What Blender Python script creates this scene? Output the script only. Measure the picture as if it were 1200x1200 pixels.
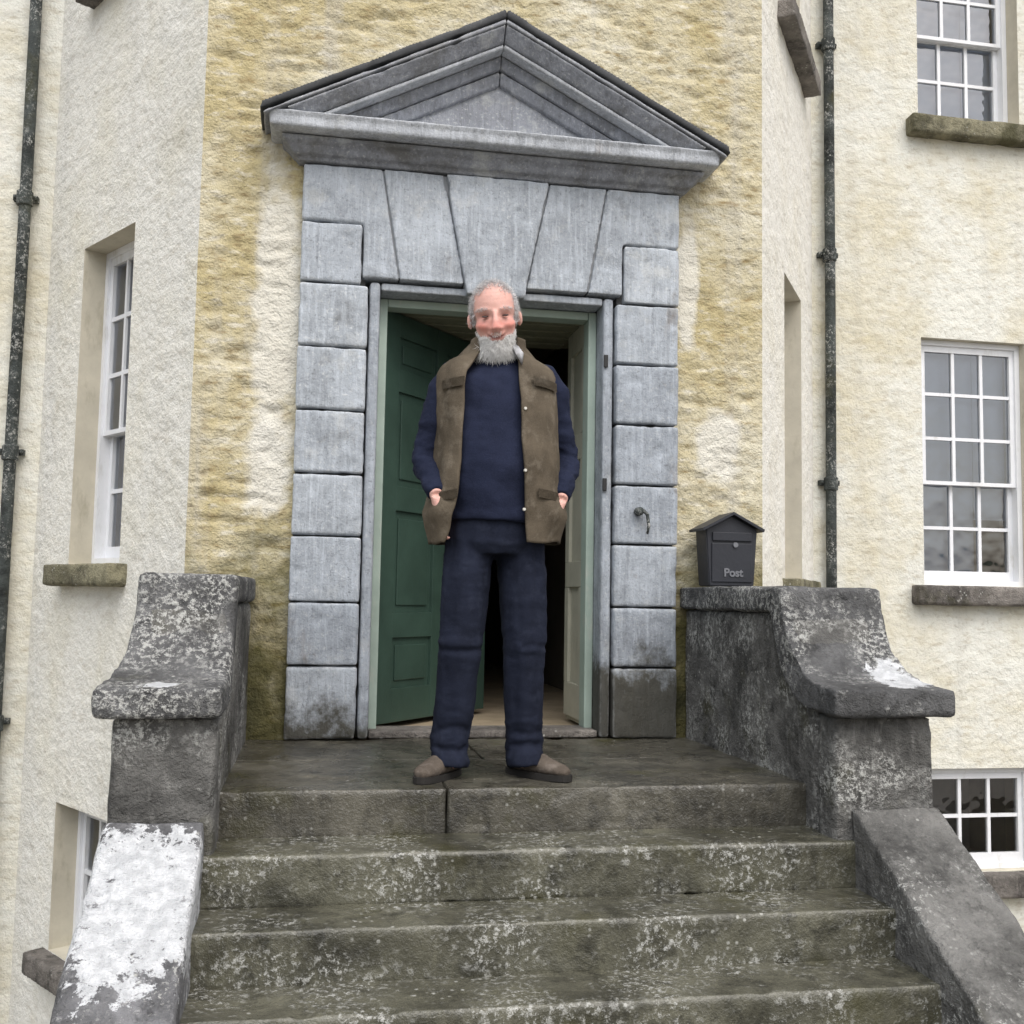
import bpy, bmesh, math, random
import numpy as np
from mathutils import Vector, Matrix

random.seed(7); rng = np.random.default_rng(7)
for o in list(bpy.data.objects): bpy.data.objects.remove(o)
S = bpy.context.scene
C = S.collection

# ------------------------------------------------------------------ camera
CAM = (-0.7768, -4.8585, 0.6344); YAW, PITCH, ROLL = 0.18036, 0.08181, 0.01806
fw = Vector((math.sin(YAW)*math.cos(PITCH), math.cos(YAW)*math.cos(PITCH), math.sin(PITCH)))
rt = Vector((math.cos(YAW), -math.sin(YAW), 0)); up = rt.cross(fw)
rt2 = rt*math.cos(ROLL) + up*math.sin(ROLL); up2 = up*math.cos(ROLL) - rt*math.sin(ROLL)
cam = bpy.data.objects.new('camera', bpy.data.cameras.new('camera')); C.objects.link(cam)
cam.matrix_world = Matrix(((rt2.x, up2.x, -fw.x, CAM[0]), (rt2.y, up2.y, -fw.y, CAM[1]), (rt2.z, up2.z, -fw.z, CAM[2]), (0, 0, 0, 1)))
cam.data.sensor_width = 36; cam.data.lens = 37.35; cam.data.clip_start = .05; cam.data.clip_end = 2000
S.camera = cam

# ------------------------------------------------------------------ sky, sun, exposure
SUN_EL, SUN_AZ = 52.0, -28.0       # azimuth measured from the facade's outward direction (-Y), negative = towards -X
W = bpy.data.worlds.new('World'); S.world = W; W.use_nodes = True
wn = W.node_tree; wn.nodes.clear()
sky = wn.nodes.new('ShaderNodeTexSky'); sky.sky_type = 'NISHITA'; sky.sun_disc = False
sky.sun_elevation = math.radians(SUN_EL); sky.sun_rotation = math.radians(180 + SUN_AZ)
sky.air_density = 1.0; sky.dust_density = 4.0; sky.ozone_density = 1.0
hs = wn.nodes.new('ShaderNodeHueSaturation'); hs.inputs['Saturation'].default_value = 0.50
bg = wn.nodes.new('ShaderNodeBackground'); bg.inputs['Strength'].default_value = 0.13
wo = wn.nodes.new('ShaderNodeOutputWorld')
wn.links.new(sky.outputs[0], hs.inputs['Color']); wn.links.new(hs.outputs[0], bg.inputs[0]); wn.links.new(bg.outputs[0], wo.inputs[0])
sd = bpy.data.lights.new('sun', 'SUN'); sd.energy = 1.1; sd.angle = math.radians(50); sd.color = (1.0, .985, .965)
sun = bpy.data.objects.new('sun', sd); C.objects.link(sun)
el, az = math.radians(SUN_EL), math.radians(SUN_AZ)
to_sun = Vector((math.cos(el)*math.sin(az), -math.cos(el)*math.cos(az), math.sin(el)))
sun.rotation_euler = to_sun.to_track_quat('Z', 'Y').to_euler(); sun.location = to_sun*30
vs = S.view_settings; vs.view_transform = 'Standard'; vs.look = 'None'; vs.gamma = 1; vs.use_curve_mapping = False
vs.exposure = 0.62
S.cycles.max_bounces = 6; S.cycles.diffuse_bounces = 3; S.cycles.glossy_bounces = 3; S.cycles.transmission_bounces = 3; S.cycles.transparent_max_bounces = 8

# ------------------------------------------------------------------ noise
def _h(ix, iy, iz, seed):
    n = (ix*374761393 + iy*668265263 + iz*2147483647 + seed*1274126177) & 0xffffffff
    n = ((n ^ (n >> 13))*1274126177) & 0xffffffff
    n = ((n ^ (n >> 15))*2246822519) & 0xffffffff
    return ((n ^ (n >> 16)) & 0xffffff)/float(0xffffff)*2 - 1
def vnoise(P, seed=0):
    P = np.asarray(P, float); i = np.floor(P).astype(np.int64); f = P - i; f = f*f*(3 - 2*f)
    x, y, z = i[:, 0], i[:, 1], i[:, 2]; fx, fy, fz = f[:, 0], f[:, 1], f[:, 2]; r = 0
    for dx in (0, 1):
        for dy in (0, 1):
            for dz in (0, 1):
                w = (fx if dx else 1-fx)*(fy if dy else 1-fy)*(fz if dz else 1-fz)
                r = r + w*_h(x+dx, y+dy, z+dz, seed)
    return r
def fbm(P, sc=1, octv=3, seed=0, gain=.5):
    P = np.asarray(P, float)*np.asarray(sc, float); a = 1.; t = 0; s = 0
    for k in range(octv):
        s = s + a*vnoise(P*(2.03**k) + 17.3*k, seed + k); t += a; a *= gain
    return s/t
def sstep(a, b, x):
    t = np.clip((x - a)/(b - a), 0, 1); return t*t*(3 - 2*t)

# ------------------------------------------------------------------ materials
class NT:
    def __init__(s, name, rough=.8, spec=.3):
        s.m = bpy.data.materials.new(name); s.m.use_nodes = True; s.t = s.m.node_tree
        s.b = s.t.nodes['Principled BSDF']; s.b.inputs['Roughness'].default_value = rough
        s.b.inputs['Specular IOR Level'].default_value = spec
        g = s.t.nodes.new('ShaderNodeNewGeometry'); s.pos = g.outputs['Position']
    def n(s, typ): return s.t.nodes.new(typ)
    def put(s, sock, v):
        if isinstance(v, (int, float)): sock.default_value = v
        elif isinstance(v, tuple): sock.default_value = v if len(v) == len(sock.default_value) else v + (1,)
        else: s.t.links.new(v, sock)
    def scale(s, v, k):
        q = s.n('ShaderNodeVectorMath'); q.operation = 'MULTIPLY'; s.put(q.inputs[0], v); q.inputs[1].default_value = k; return q.outputs[0]
    def noise(s, sc, detail=4, rough=.55, vec=None, dist=0):
        q = s.n('ShaderNodeTexNoise'); s.put(q.inputs['Vector'], vec or s.pos); q.inputs['Scale'].default_value = sc
        q.inputs['Detail'].default_value = detail; q.inputs['Roughness'].default_value = rough; q.inputs['Distortion'].default_value = dist
        return q.outputs['Fac']
    def vor(s, sc, vec=None, feature='F1', rnd=1):
        q = s.n('ShaderNodeTexVoronoi'); q.feature = feature; s.put(q.inputs['Vector'], vec or s.pos); q.inputs['Scale'].default_value = sc
        q.inputs['Randomness'].default_value = rnd; return q.outputs['Distance']
    def mr(s, v, a, b, c=0., d=1.):
        q = s.n('ShaderNodeMapRange'); s.put(q.inputs[0], v)
        for i, k in enumerate((a, b, c, d)): q.inputs[i+1].default_value = k
        return q.outputs[0]
    def math(s, op, a, b=0.):
        q = s.n('ShaderNodeMath'); q.operation = op; s.put(q.inputs[0], a); s.put(q.inputs[1], b); return q.outputs[0]
    def mix(s, f, a, b, mode='MIX'):
        q = s.n('ShaderNodeMix'); q.data_type = 'RGBA'; q.blend_type = mode
        s.put(q.inputs[0], f); s.put(q.inputs[6], a); s.put(q.inputs[7], b); return q.outputs[2]
    def xyz(s):
        q = s.n('ShaderNodeSeparateXYZ'); s.put(q.inputs[0], s.pos); return q.outputs
    def bump(s, *hs):
        prev = None
        for h, dist, st in hs:
            q = s.n('ShaderNodeBump'); s.put(q.inputs['Height'], h); q.inputs['Distance'].default_value = dist; q.inputs['Strength'].default_value = st
            if prev: s.put(q.inputs['Normal'], prev)
            prev = q.outputs[0]
        s.put(s.b.inputs['Normal'], prev)
    def col(s, c): s.put(s.b.inputs['Base Color'], c)
    def rough(s, r): s.put(s.b.inputs['Roughness'], r)
    def attr(s, name):
        q = s.n('ShaderNodeAttribute'); q.attribute_name = name; return q.outputs['Color']

def M_render(name, cream, ochre, lo, hi, moss=False, dirt=.5, rel=1.0):
    m = NT(name, .92, .15)
    big = m.noise(1.3, 4, .6, dist=.5); mid = m.noise(5, 3, .6); dash = m.noise(1, 3, .6, vec=m.scale(m.pos, (9, 9, 24)))
    f = m.mr(m.math('ADD', big, m.math('MULTIPLY', mid, .45)), lo, hi)
    c = m.mix(f, cream, ochre)
    c = m.mix(m.mr(dash, .54, .70, 0, dirt), c, (ochre[0]*.66, ochre[1]*.60, ochre[2]*.55))
    c = m.mix(m.mr(dash, .30, .46, .6, 0), c, (.74, .71, .63))
    stre = m.noise(1, 3, .6, vec=m.scale(m.pos, (7, 7, .45)))
    c = m.mix(m.mr(stre, .55, .78, 0, dirt*.8), c, (.46, .44, .39))
    grim = m.noise(2.4, 5, .7, dist=.6)
    c = m.mix(m.mr(grim, .58, .78, 0, dirt*.9), c, (.36, .32, .23))
    sp = m.noise(34, 3, .6); c = m.mix(m.mr(sp, .60, .76, 0, dirt), c, (.30, .26, .18))
    if moss:
        for (px, pz, rx, rz_) in ((-.985, 1.9, .11, .75), (-1.02, 1.2, .09, .25), (.96, 2.2, .06, .33), (1.12, 1.38, .11, .2)):   # old limewash left beside the stone
            q = m.n('ShaderNodeVectorMath'); q.operation = 'SUBTRACT'; m.put(q.inputs[0], m.pos); q.inputs[1].default_value = (px, 0, pz)
            l = m.n('ShaderNodeVectorMath'); l.operation = 'LENGTH'; m.put(l.inputs[0], m.scale(q.outputs[0], (1/rx, 1, 1/rz_)))
            dd = m.math('ADD', l.outputs['Value'], m.math('MULTIPLY', m.math('SUBTRACT', mid, .5), 1.8)); c = m.mix(m.mr(dd, .75, 1.15, .8, 0), c, (.69, .67, .60))
        x, y, z = m.xyz()
        d = m.math('ADD', m.mr(z, .25, 1.5, 1., 0.), m.math('MULTIPLY', m.math('SUBTRACT', m.noise(3.5, 4, .65), .5), 1.6))
        c = m.mix(m.mr(d, .40, .95, 0, .9), c, (.12, .11, .038))
        c = m.mix(m.mr(d, .85, 1.25, 0, .85), c, (.042, .042, .022))
    m.col(c)
    m.bump((m.noise(26, 3, .65), .025, .7*rel), (m.noise(90, 2, .6), .007, .6*rel))
    return m.m
def M_limestone(name, base, dark=0.0, moss=False):
    m = NT(name, .72, .3)
    big = m.noise(3.2, 5, .6); c = m.mix(m.mr(big, .32, .68), tuple(v*.78 for v in base), tuple(min(1, v*1.16) for v in base))
    st = m.noise(1, 5, .65, vec=m.scale(m.pos, (50, 50, 4))); c = m.mix(m.mr(st, .48, .70, 0, .75), c, tuple(v*1.42 for v in base))
    st2 = m.noise(1, 4, .6, vec=m.scale(m.pos, (30, 30, 2.2))); c = m.mix(m.mr(st2, .57, .74, 0, .6), c, tuple(v*.5 for v in base))
    sp = m.noise(70, 3, .6); c = m.mix(m.mr(sp, .58, .72, 0, .55), c, (.60, .61, .60)); c = m.mix(m.mr(sp, .28, .42, .55, 0), c, (.12, .12, .12))
    bl = m.noise(11, 4, .7, dist=.4); c = m.mix(m.mr(bl, .54, .70, 0, .5), c, tuple(v*.55 for v in base)); c = m.mix(m.mr(bl, .30, .44, .45, 0), c, tuple(v*1.45 for v in base))
    g = m.noise(2.2, 6, .7, dist=.8); c = m.mix(m.mr(g, .60 - dark, .78 - dark, 0, .75), c, (.10, .095, .08))
    ru = m.noise(4.1, 4, .7, vec=m.scale(m.pos, (1.6, 1.6, .7))); c = m.mix(m.mr(ru, .64, .76, 0, .45), c, (.22, .17, .12))
    li = m.noise(6, 5, .7); c = m.mix(m.mr(li, .57, .72, 0, .65), c, (.50, .51, .50))
    if moss:
        x, y, z = m.xyz()
        d = m.math('ADD', m.mr(z, .0, .5, 1., 0.), m.math('MULTIPLY', m.math('SUBTRACT', m.noise(8, 5, .7), .5), 1.2))
        side = m.mr(x, -.2, .3, 0.32, .80)
        c = m.mix(m.math('MINIMUM', m.mr(m.math('ADD', d, side), .98, 1.28), .92), c, (.055, .05, .035))
    oi = m.n('ShaderNodeObjectInfo'); c = m.mix(.42, c, m.mix(oi.outputs['Random'], (.50, .52, .55), (1.0, 1.0, .98)), 'MULTIPLY'); c = m.mix(1.0, c, (1.14, 1.14, 1.14), 'MULTIPLY')
    g = m.n('ShaderNodeNewGeometry'); e = m.mr(m.math('ADD', g.outputs['Pointiness'], m.math('MULTIPLY', m.math('SUBTRACT', m.noise(14, 3, .7), .5), .08)), .535, .60, 0, .6)
    c = m.mix(e, c, (.58, .59, .59))
    m.col(c); m.bump((m.noise(1, 3, .65, vec=m.scale(m.pos, (60, 60, 10))), .008, .6), (m.noise(110, 2, .6), .004, .7))
    return m.m
def M_lichen(name, base, white_lo=.50, moss_lo=.60, patch=None, wet=False, edge=0.0, white=.85):
    m = NT(name, .82, .3)
    big = m.noise(3.4, 5, .65, dist=.4)
    c = m.mix(m.mr(big, .32, .68), tuple(v*.33 for v in base), tuple(v*1.55 for v in base))
    st = m.noise(1, 4, .65, vec=m.scale(m.pos, (36, 36, 7))); c = m.mix(m.mr(st, .54, .74, 0, .5), c, tuple(v*1.9 for v in base))
    bl = m.noise(7, 5, .75); c = m.mix(m.mr(bl, .52, .66, 0, .85), c, tuple(v*.28 for v in base))
    ms = m.noise(2.6, 4, .65); c = m.mix(m.mr(ms, moss_lo, moss_lo + .14, 0, .8), c, (.055, .052, .020))
    reg = m.noise(3.7, 4, .65); sm = m.noise(48, 6, .82)
    w = m.math('MULTIPLY', m.mr(sm, white_lo + .05, white_lo + .11), m.mr(reg, .45, .60))
    c = m.mix(m.math('MULTIPLY', w, white), c, (.50, .50, .47))
    v = m.vor(34); w2 = m.math('MULTIPLY', m.mr(v, .10, .24, 1, 0), m.mr(m.noise(5, 3), .52, .62)); c = m.mix(m.math('MULTIPLY', w2, white*.8), c, (.55, .55, .51))
    if edge:       # arrises worn pale
        g = m.n('ShaderNodeNewGeometry'); e = m.mr(m.math('ADD', g.outputs['Pointiness'], m.math('MULTIPLY', m.math('SUBTRACT', m.noise(8, 4, .7), .5), .10)), .53, .60, 0, edge)
        c = m.mix(e, c, (.36, .35, .30))
    if patch:      # crusts of white lichen, each an irregular blot of its own
        for (px, py, pz, rx, ry, rz) in patch:
            q = m.n('ShaderNodeVectorMath'); q.operation = 'SUBTRACT'; m.put(q.inputs[0], m.pos); q.inputs[1].default_value = (px, py, pz)
            r = m.scale(q.outputs[0], (1/rx, 1/ry, 1/rz)); l = m.n('ShaderNodeVectorMath'); l.operation = 'LENGTH'; m.put(l.inputs[0], r)
            dd = m.math('ADD', l.outputs['Value'], m.math('MULTIPLY', m.math('SUBTRACT', m.noise(11, 6, .75, dist=.3), .5), 2.3))
            hol = m.mr(m.noise(17, 5, .7), .60, .66, 1, 0)
            c = m.mix(m.math('MULTIPLY', m.mr(dd, .92, 1.0, 1, 0), hol), c, m.mix(m.mr(m.noise(30, 4), .4, .6), (.48, .49, .50), (.62, .63, .64)))
    m.col(c)
    if wet: m.rough(m.mr(m.noise(3, 3, .6), .36, .62, .09, .42)); m.b.inputs['Specular IOR Level'].default_value = .5
    m.bump((m.noise(24, 4, .75), .03, .35 if wet else .75), (m.noise(120, 2, .6), .006, .35 if wet else .7))
    return m.m
def M_paint(name, colr, rough=.45, var=.15, dirt=None):
    m = NT(name, rough, .4)
    n = m.noise(5, 5, .65); c = m.mix(m.mr(n, .3, .7), tuple(v*(1-var) for v in colr), tuple(v*(1+var) for v in colr))
    if dirt: c = m.mix(m.mr(m.noise(9, 6, .72, vec=m.scale(m.pos, (1, 1, .35))), .56, .72, 0, .7), c, dirt)
    m.col(c); m.bump((m.noise(60, 3, .6), .002, .4)); return m.m
def M_cloth(name, colr, var=.25, weave=500, rough=.95, wear=None):
    m = NT(name, rough, .1); n = m.noise(9, 5, .65); c = m.mix(m.mr(n, .3, .7), tuple(v*(1-var) for v in colr), tuple(v*(1+var) for v in colr))
    if wear: c = m.mix(m.mr(m.noise(16, 5, .7), .52, .72, 0, .7), c, wear)
    f = m.noise(weave, 2, .6); c = m.mix(m.mr(f, .4, .7, 0, .35), c, tuple(v*1.7 + .01 for v in colr))
    m.col(c); m.bump((m.noise(weave*.7, 2), .002, .5), (m.noise(35, 4, .6), .006, .35)); return m.m

CREAM = (.70, .665, .565)
MT = {}
MT['bay'] = M_render('ochre_roughcast', (.64, .60, .47), (.47, .40, .225), .50, .86, moss=True, dirt=.95)
MT['cant'] = M_render('pale_roughcast', (.79, .775, .715), (.72, .69, .58), .66, 1.05, dirt=.30, rel=.8)
MT['main'] = M_render('cream_roughcast', (.74, .735, .665), (.62, .565, .41), .62, 1.0, dirt=.42, rel=.7)
MT['reveal'] = M_paint('smooth_reveal_render', (.56, .52, .42), .9, .12, (.36, .33, .24))
MT['lime'] = M_limestone('blue_limestone', (.350, .378, .412), moss=True)
MT['limedark'] = M_limestone('weathered_limestone', (.25, .262, .29), dark=.10)
MT['cornice'] = M_limestone('pale_cornice_stone', (.44, .46, .49)); MT['mortar'] = M_paint('dark_joint_mortar', (.10, .10, .10), .95)
MT['palemortar'] = M_paint('pale_lime_mortar', (.26, .27, .28), .95, .3)
MT['flash'] = M_paint('lead_flashing', (.055, .058, .062), .6, .4, (.16, .16, .15))
MT['parapet'] = M_lichen('lichened_parapet_stone', (.135, .132, .124), .44, .57)
MT['coping'] = M_lichen('lichened_coping_stone', (.098, .098, .098), .45, .64,
    patch=[(-1.24, -1.50, .345, .06, .05, .03), (1.25, -1.40, .41, .11, .13, .11)])
MT['ramp'] = M_lichen('ramp_coping_stone', (.150, .147, .138), .49, .64)
MT['rampwhite'] = M_lichen('white_crusted_ramp_stone', (.17, .17, .175), .50, .70, patch=[(-1.235, -1.76, -.21, .215, .31, .28)])
MT['step'] = M_lichen('damp_mossy_step_stone', (.086, .083, .060), .475, .54, wet=True, edge=.6, white=.75)
MT['landing'] = M_lichen('damp_landing_stone', (.085, .079, .062), .54, .57, wet=True, white=.45)
MT['sill'] = M_lichen('mossy_sill_stone', (.21, .195, .13), .56, .50)
MT['sillgrey'] = M_lichen('grey_sill_stone', (.17, .155, .14), .58, .62)
MT['white'] = M_paint('white_gloss_paint', (.80, .81, .83), .4, .05, (.55, .54, .50))
MT['green'] = M_paint('dark_green_paint', (.040, .074, .057), .42, .18)
MT['palegreen'] = M_paint('flaking_pale_green_paint', (.36, .44, .38), .6, .12, (.50, .50, .44))
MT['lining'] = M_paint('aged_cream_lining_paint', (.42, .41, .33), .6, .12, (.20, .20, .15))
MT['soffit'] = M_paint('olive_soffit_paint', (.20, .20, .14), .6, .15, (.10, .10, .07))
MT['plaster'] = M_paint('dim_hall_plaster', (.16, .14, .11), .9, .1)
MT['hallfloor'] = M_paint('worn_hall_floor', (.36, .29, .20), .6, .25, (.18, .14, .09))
MT['room'] = M_paint('room_plaster', (.30, .30, .32), .9, .1)
MT['shutter'] = M_paint('pane_brightening_blind', (.66, .72, .84), .8, .04)  # pale blue puts the look of reflected sky into the panes
MT['iron'] = M_lichen('old_cast_iron', (.055, .063, .06), .47, .54)
MT['box'] = M_paint('charcoal_powder_coat', (.022, .024, .031), .5, .15)
MT['silver'] = M_paint('worn_silver', (.16, .165, .18), .5, .2)
MT['slate'] = M_paint('roof_slate', (.06, .065, .075), .7, .3)
MT['gravel'] = M_paint('gravel', (.22, .20, .17), .95, .3, (.10, .09, .06))
MT['navy'] = M_cloth('navy_wool', (.016, .020, .040), .25, 420)
MT['trouser'] = M_cloth('navy_cotton', (.0135, .0165, .029), .35, 600, wear=(.028, .033, .052))
MT['vest'] = M_cloth('brown_waxed_cotton', (.098, .080, .058), .4, 380, wear=(.22, .19, .15))
MT['shirt'] = M_cloth('white_shirt', (.78, .78, .80), .05)
MT['suede'] = M_cloth('brown_suede', (.095, .078, .063), .4, 300, wear=(.22, .19, .165))
MT['sole'] = M_paint('dark_rubber', (.02, .018, .016), .8)
MT['brass'] = M_paint('pale_snap', (.60, .58, .52), .35)
MT['dark'] = M_paint('black_ironmongery', (.02, .02, .02), .6)
def M_glass():
    m = NT('window_glass'); t = m.t; t.nodes.remove(m.b)
    tr = m.n('ShaderNodeBsdfTransparent'); tr.inputs[0].default_value = (.86, .89, .90, 1)
    gl = m.n('ShaderNodeBsdfGlossy'); gl.inputs['Roughness'].default_value = .02; gl.inputs[0].default_value = (1, 1, 1, 1)
    fr = m.n('ShaderNodeFresnel'); fr.inputs['IOR'].default_value = 2.2
    b = m.n('ShaderNodeBump'); b.inputs['Strength'].default_value = .3; b.inputs['Distance'].default_value = .02
    t.links.new(m.noise(5, 2), b.inputs['Height']); t.links.new(b.outputs[0], gl.inputs['Normal'])
    mx = m.n('ShaderNodeMixShader'); t.links.new(fr.outputs[0], mx.inputs[0]); t.links.new(tr.outputs[0], mx.inputs[1]); t.links.new(gl.outputs[0], mx.inputs[2])
    t.links.new(mx.outputs[0], t.nodes['Material Output'].inputs[0]); return m.m
MT['glass'] = M_glass()
def M_skin():
    m = NT('skin', .55, .35); c = m.attr('paint'); c = m.mix(m.mr(m.noise(90, 4, .6), .35, .7, 0, .25), c, m.mix(.5, c, (.55, .2, .16)))
    m.col(c); m.b.inputs['Subsurface Weight'].default_value = .08; m.b.inputs['Subsurface Radius'].default_value = (.01, .004, .002)
    m.bump((m.noise(160, 3), .002, .4)); return m.m
MT['skin'] = M_skin()
def M_hair(name, a, b):
    m = NT(name, .6, .3); m.col(m.mix(m.mr(m.noise(60, 3), .35, .65), a, b)); return m.m
MT['hair'] = M_hair('grey_hair', (.55, .54, .54), (.78, .77, .77)); MT['beard'] = M_hair('white_beard', (.80, .79, .76), (.92, .91, .89))

# ------------------------------------------------------------------ object helpers
def empty(name, loc=(0, 0, 0), parent=None):
    o = bpy.data.objects.new(name, None); C.objects.link(o); o.location = loc; o.empty_display_size = .2
    if parent: o.parent = parent; o.location = Vector(loc) - base_of(parent)
    return o
def base_of(o):
    v = Vector((0, 0, 0))
    while o: v = v + o.location; o = o.parent
    return v
def tag(o, label=None, cat=None, group=None, kind=None):
    for k, v in (('label', label), ('category', cat), ('group', group), ('kind', kind)):
        if v: o[k] = v
    return o
def link(name, me, mat, parent=None, smooth=False):
    o = bpy.data.objects.new(name, me); C.objects.link(o)
    if mat is not None and not me.materials: me.materials.append(MT[mat] if isinstance(mat, str) else mat)
    if smooth: me.polygons.foreach_set('use_smooth', [True]*len(me.polygons))
    if parent: o.parent = parent; o.location = -base_of(parent)
    return o
def mesh_from(V, Fc):
    me = bpy.data.meshes.new('m'); me.from_pydata([tuple(map(float, v)) for v in V], [], Fc); me.update(); return me
def from_bm(name, bm, mat, parent=None, smooth=False):
    bmesh.ops.recalc_face_normals(bm, faces=bm.faces)
    me = bpy.data.meshes.new(name); bm.to_mesh(me); bm.free(); return link(name, me, mat, parent, smooth)
def add_box(bm, a, b, M=None, bev=0):
    x0, y0, z0 = a; x1, y1, z1 = b
    vs_ = [bm.verts.new(p) for p in ((x0,y0,z0),(x1,y0,z0),(x1,y1,z0),(x0,y1,z0),(x0,y0,z1),(x1,y0,z1),(x1,y1,z1),(x0,y1,z1))]
    fs = [bm.faces.new([vs_[i] for i in f]) for f in ((0,3,2,1),(4,5,6,7),(0,1,5,4),(1,2,6,5),(2,3,7,6),(3,0,4,7))]
    if bev:
        es = list({e for f in fs for e in f.edges}); r = bmesh.ops.bevel(bm, geom=es, offset=bev, segments=2, profile=.6, affect='EDGES')
        vs_ = list({v for v in r['verts']})
    if M is not None: bmesh.ops.transform(bm, matrix=M, verts=vs_)
    return vs_
def box(name, a, b, mat, parent=None, M=None, bev=0):
    bm = bmesh.new(); add_box(bm, a, b, M, bev); return from_bm(name, bm, mat, parent)
def add_prism(bm, poly, y0, y1):       # poly in x,z ; extruded along y
    A = [bm.verts.new((x, y0, z)) for x, z in poly]; B = [bm.verts.new((x, y1, z)) for x, z in poly]; n = len(poly)
    bm.faces.new(A); bm.faces.new(B[::-1])
    for i in range(n): bm.faces.new((A[i], B[i], B[(i+1) % n], A[(i+1) % n]))
def add_prism_x(bm, poly, x0, x1):     # poly in y,z ; x0,x1 may be functions of (y,z)
    fx0 = x0 if callable(x0) else (lambda y, z: x0); fx1 = x1 if callable(x1) else (lambda y, z: x1)
    A = [bm.verts.new((fx0(y, z), y, z)) for y, z in poly]; B = [bm.verts.new((fx1(y, z), y, z)) for y, z in poly]; n = len(poly)
    bm.faces.new(A); bm.faces.new(B[::-1])
    for i in range(n): bm.faces.new((A[i], B[i], B[(i+1) % n], A[(i+1) % n]))
def tube(bm, pts, rad, seg=16, ref=(0, 1, 0)):
    pts = [Vector(p) for p in pts]; rings = []
    for i, p in enumerate(pts):
        t = (pts[min(i+1, len(pts)-1)] - pts[max(i-1, 0)]).normalized()
        b = Vector(ref); b = (b - t*b.dot(t)).normalized(); a = b.cross(t).normalized()
        r = rad[i] if isinstance(rad, (list, tuple)) else rad
        ra, rb = r if isinstance(r, (list, tuple)) else (r, r)
        rings.append([bm.verts.new(p + a*ra*math.cos(2*math.pi*k/seg) + b*rb*math.sin(2*math.pi*k/seg)) for k in range(seg)])
    for i in range(len(rings)-1):
        for k in range(seg):
            bm.faces.new((rings[i][k], rings[i][(k+1) % seg], rings[i+1][(k+1) % seg], rings[i+1][k]))
    bm.faces.new(rings[0][::-1]); bm.faces.new(rings[-1])
def ball(bm, c, r, M=None, u=20, v=14):
    g = bmesh.ops.create_uvsphere(bm, u_segments=u, v_segments=v, radius=1)
    r = r if isinstance(r, tuple) else (r, r, r)
    Mx = Matrix.Translation(c) @ (M or Matrix.Identity(4)) @ Matrix.Diagonal((*r, 1))
    bmesh.ops.transform(bm, matrix=Mx, verts=g['verts'])

def remeshed(bm, voxel):
    bmesh.ops.recalc_face_normals(bm, faces=bm.faces)
    me = bpy.data.meshes.new('t'); bm.to_mesh(me); bm.free()
    o = bpy.data.objects.new('t', me); tmpc = bpy.data.collections.get('tmp') or bpy.data.collections.new('tmp')
    C.objects.link(o)
    md = o.modifiers.new('r', 'REMESH'); md.mode = 'VOXEL'; md.voxel_size = voxel
    dg = bpy.context.evaluated_depsgraph_get(); me2 = bpy.data.meshes.new_from_object(o.evaluated_get(dg))
    bpy.data.objects.remove(o); bpy.data.meshes.remove(me); return me2
def get_co(me):
    a = np.empty(len(me.vertices)*3); me.vertices.foreach_get('co', a); return a.reshape(-1, 3)
def get_no(me):
    a = np.empty(len(me.vertices)*3); me.vertices.foreach_get('normal', a); return a.reshape(-1, 3)
def set_co(me, V): me.vertices.foreach_set('co', np.ascontiguousarray(V).ravel()); me.update()
def smooth_me(me, it=2, f=.5):
    V = get_co(me); E_ = np.empty(len(me.edges)*2, int); me.edges.foreach_get('vertices', E_); E_ = E_.reshape(-1, 2)
    for _ in range(it):
        s = np.zeros_like(V); n = np.zeros(len(V))
        np.add.at(s, E_[:, 0], V[E_[:, 1]]); np.add.at(s, E_[:, 1], V[E_[:, 0]]); np.add.at(n, E_[:, 0], 1); np.add.at(n, E_[:, 1], 1)
        V = V + f*(s/np.maximum(n, 1)[:, None] - V)
    set_co(me, V)
def weathered(name, bm, mat, parent, voxel=.012, amp=.004, sc=14, sm=1, big=0.0):
    me = remeshed(bm, voxel)
    if sm: smooth_me(me, sm)
    V = get_co(me); N = get_no(me)
    d = fbm(V, sc, 3, 3)*amp + (fbm(V, 3.1, 2, 9)*big if big else 0)
    chip = np.clip(fbm(V, 9, 2, 21) - .38, 0, 1)*amp*5
    set_co(me, V + N*(d - chip)[:, None]); return link(name, me, mat, parent, True)

# ------------------------------------------------------------------ setting
GZ, GA = -1.36, -2.35          # forecourt level, floor of the sunken basement area
gx = [-400, -200, -90, -40, -20] + list(np.arange(-12, 12.1, .5)) + [20, 40, 90, 200, 400]
gy = [-400, -200, -90, -40, -20] + list(np.arange(-12, -2.4, .5)) + [-2.06, -2.0, -1, 0, 1, 2, 10, 40, 90, 200, 400]
gv = [(x, y, (GA if -2.03 < y < 9 and abs(x) < 11.5 else GZ) + .02*math.sin(x*2.1)*math.cos(y*1.7)) for y in gy for x in gx]
gf = [(j*len(gx)+i, j*len(gx)+i+1, (j+1)*len(gx)+i+1, (j+1)*len(gx)+i) for j in range(len(gy)-1) for i in range(len(gx)-1)]
tag(link('ground', mesh_from(gv, gf), 'gravel'), 'pale gravel forecourt around the house', None, kind='structure')
bm = bmesh.new(); ring = []  # unseen ring of high ground, added to darken the pane reflections
for k in range(96):
    a = 2*math.pi*k/96; h = 10 + 5*math.sin(3*a+1) + 3*math.sin(7*a) + 2*math.sin(13*a+2)
    ring.append([bm.verts.new((r*math.cos(a), r*math.sin(a), GZ - .3 + h*q)) for r, q in ((150, 0), (185, .55), (215, .9), (240, 1), (300, .2))])
for k in range(96):
    for j in range(4): bm.faces.new((ring[k][j], ring[(k+1) % 96][j], ring[(k+1) % 96][j+1], ring[k][j+1]))
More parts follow.
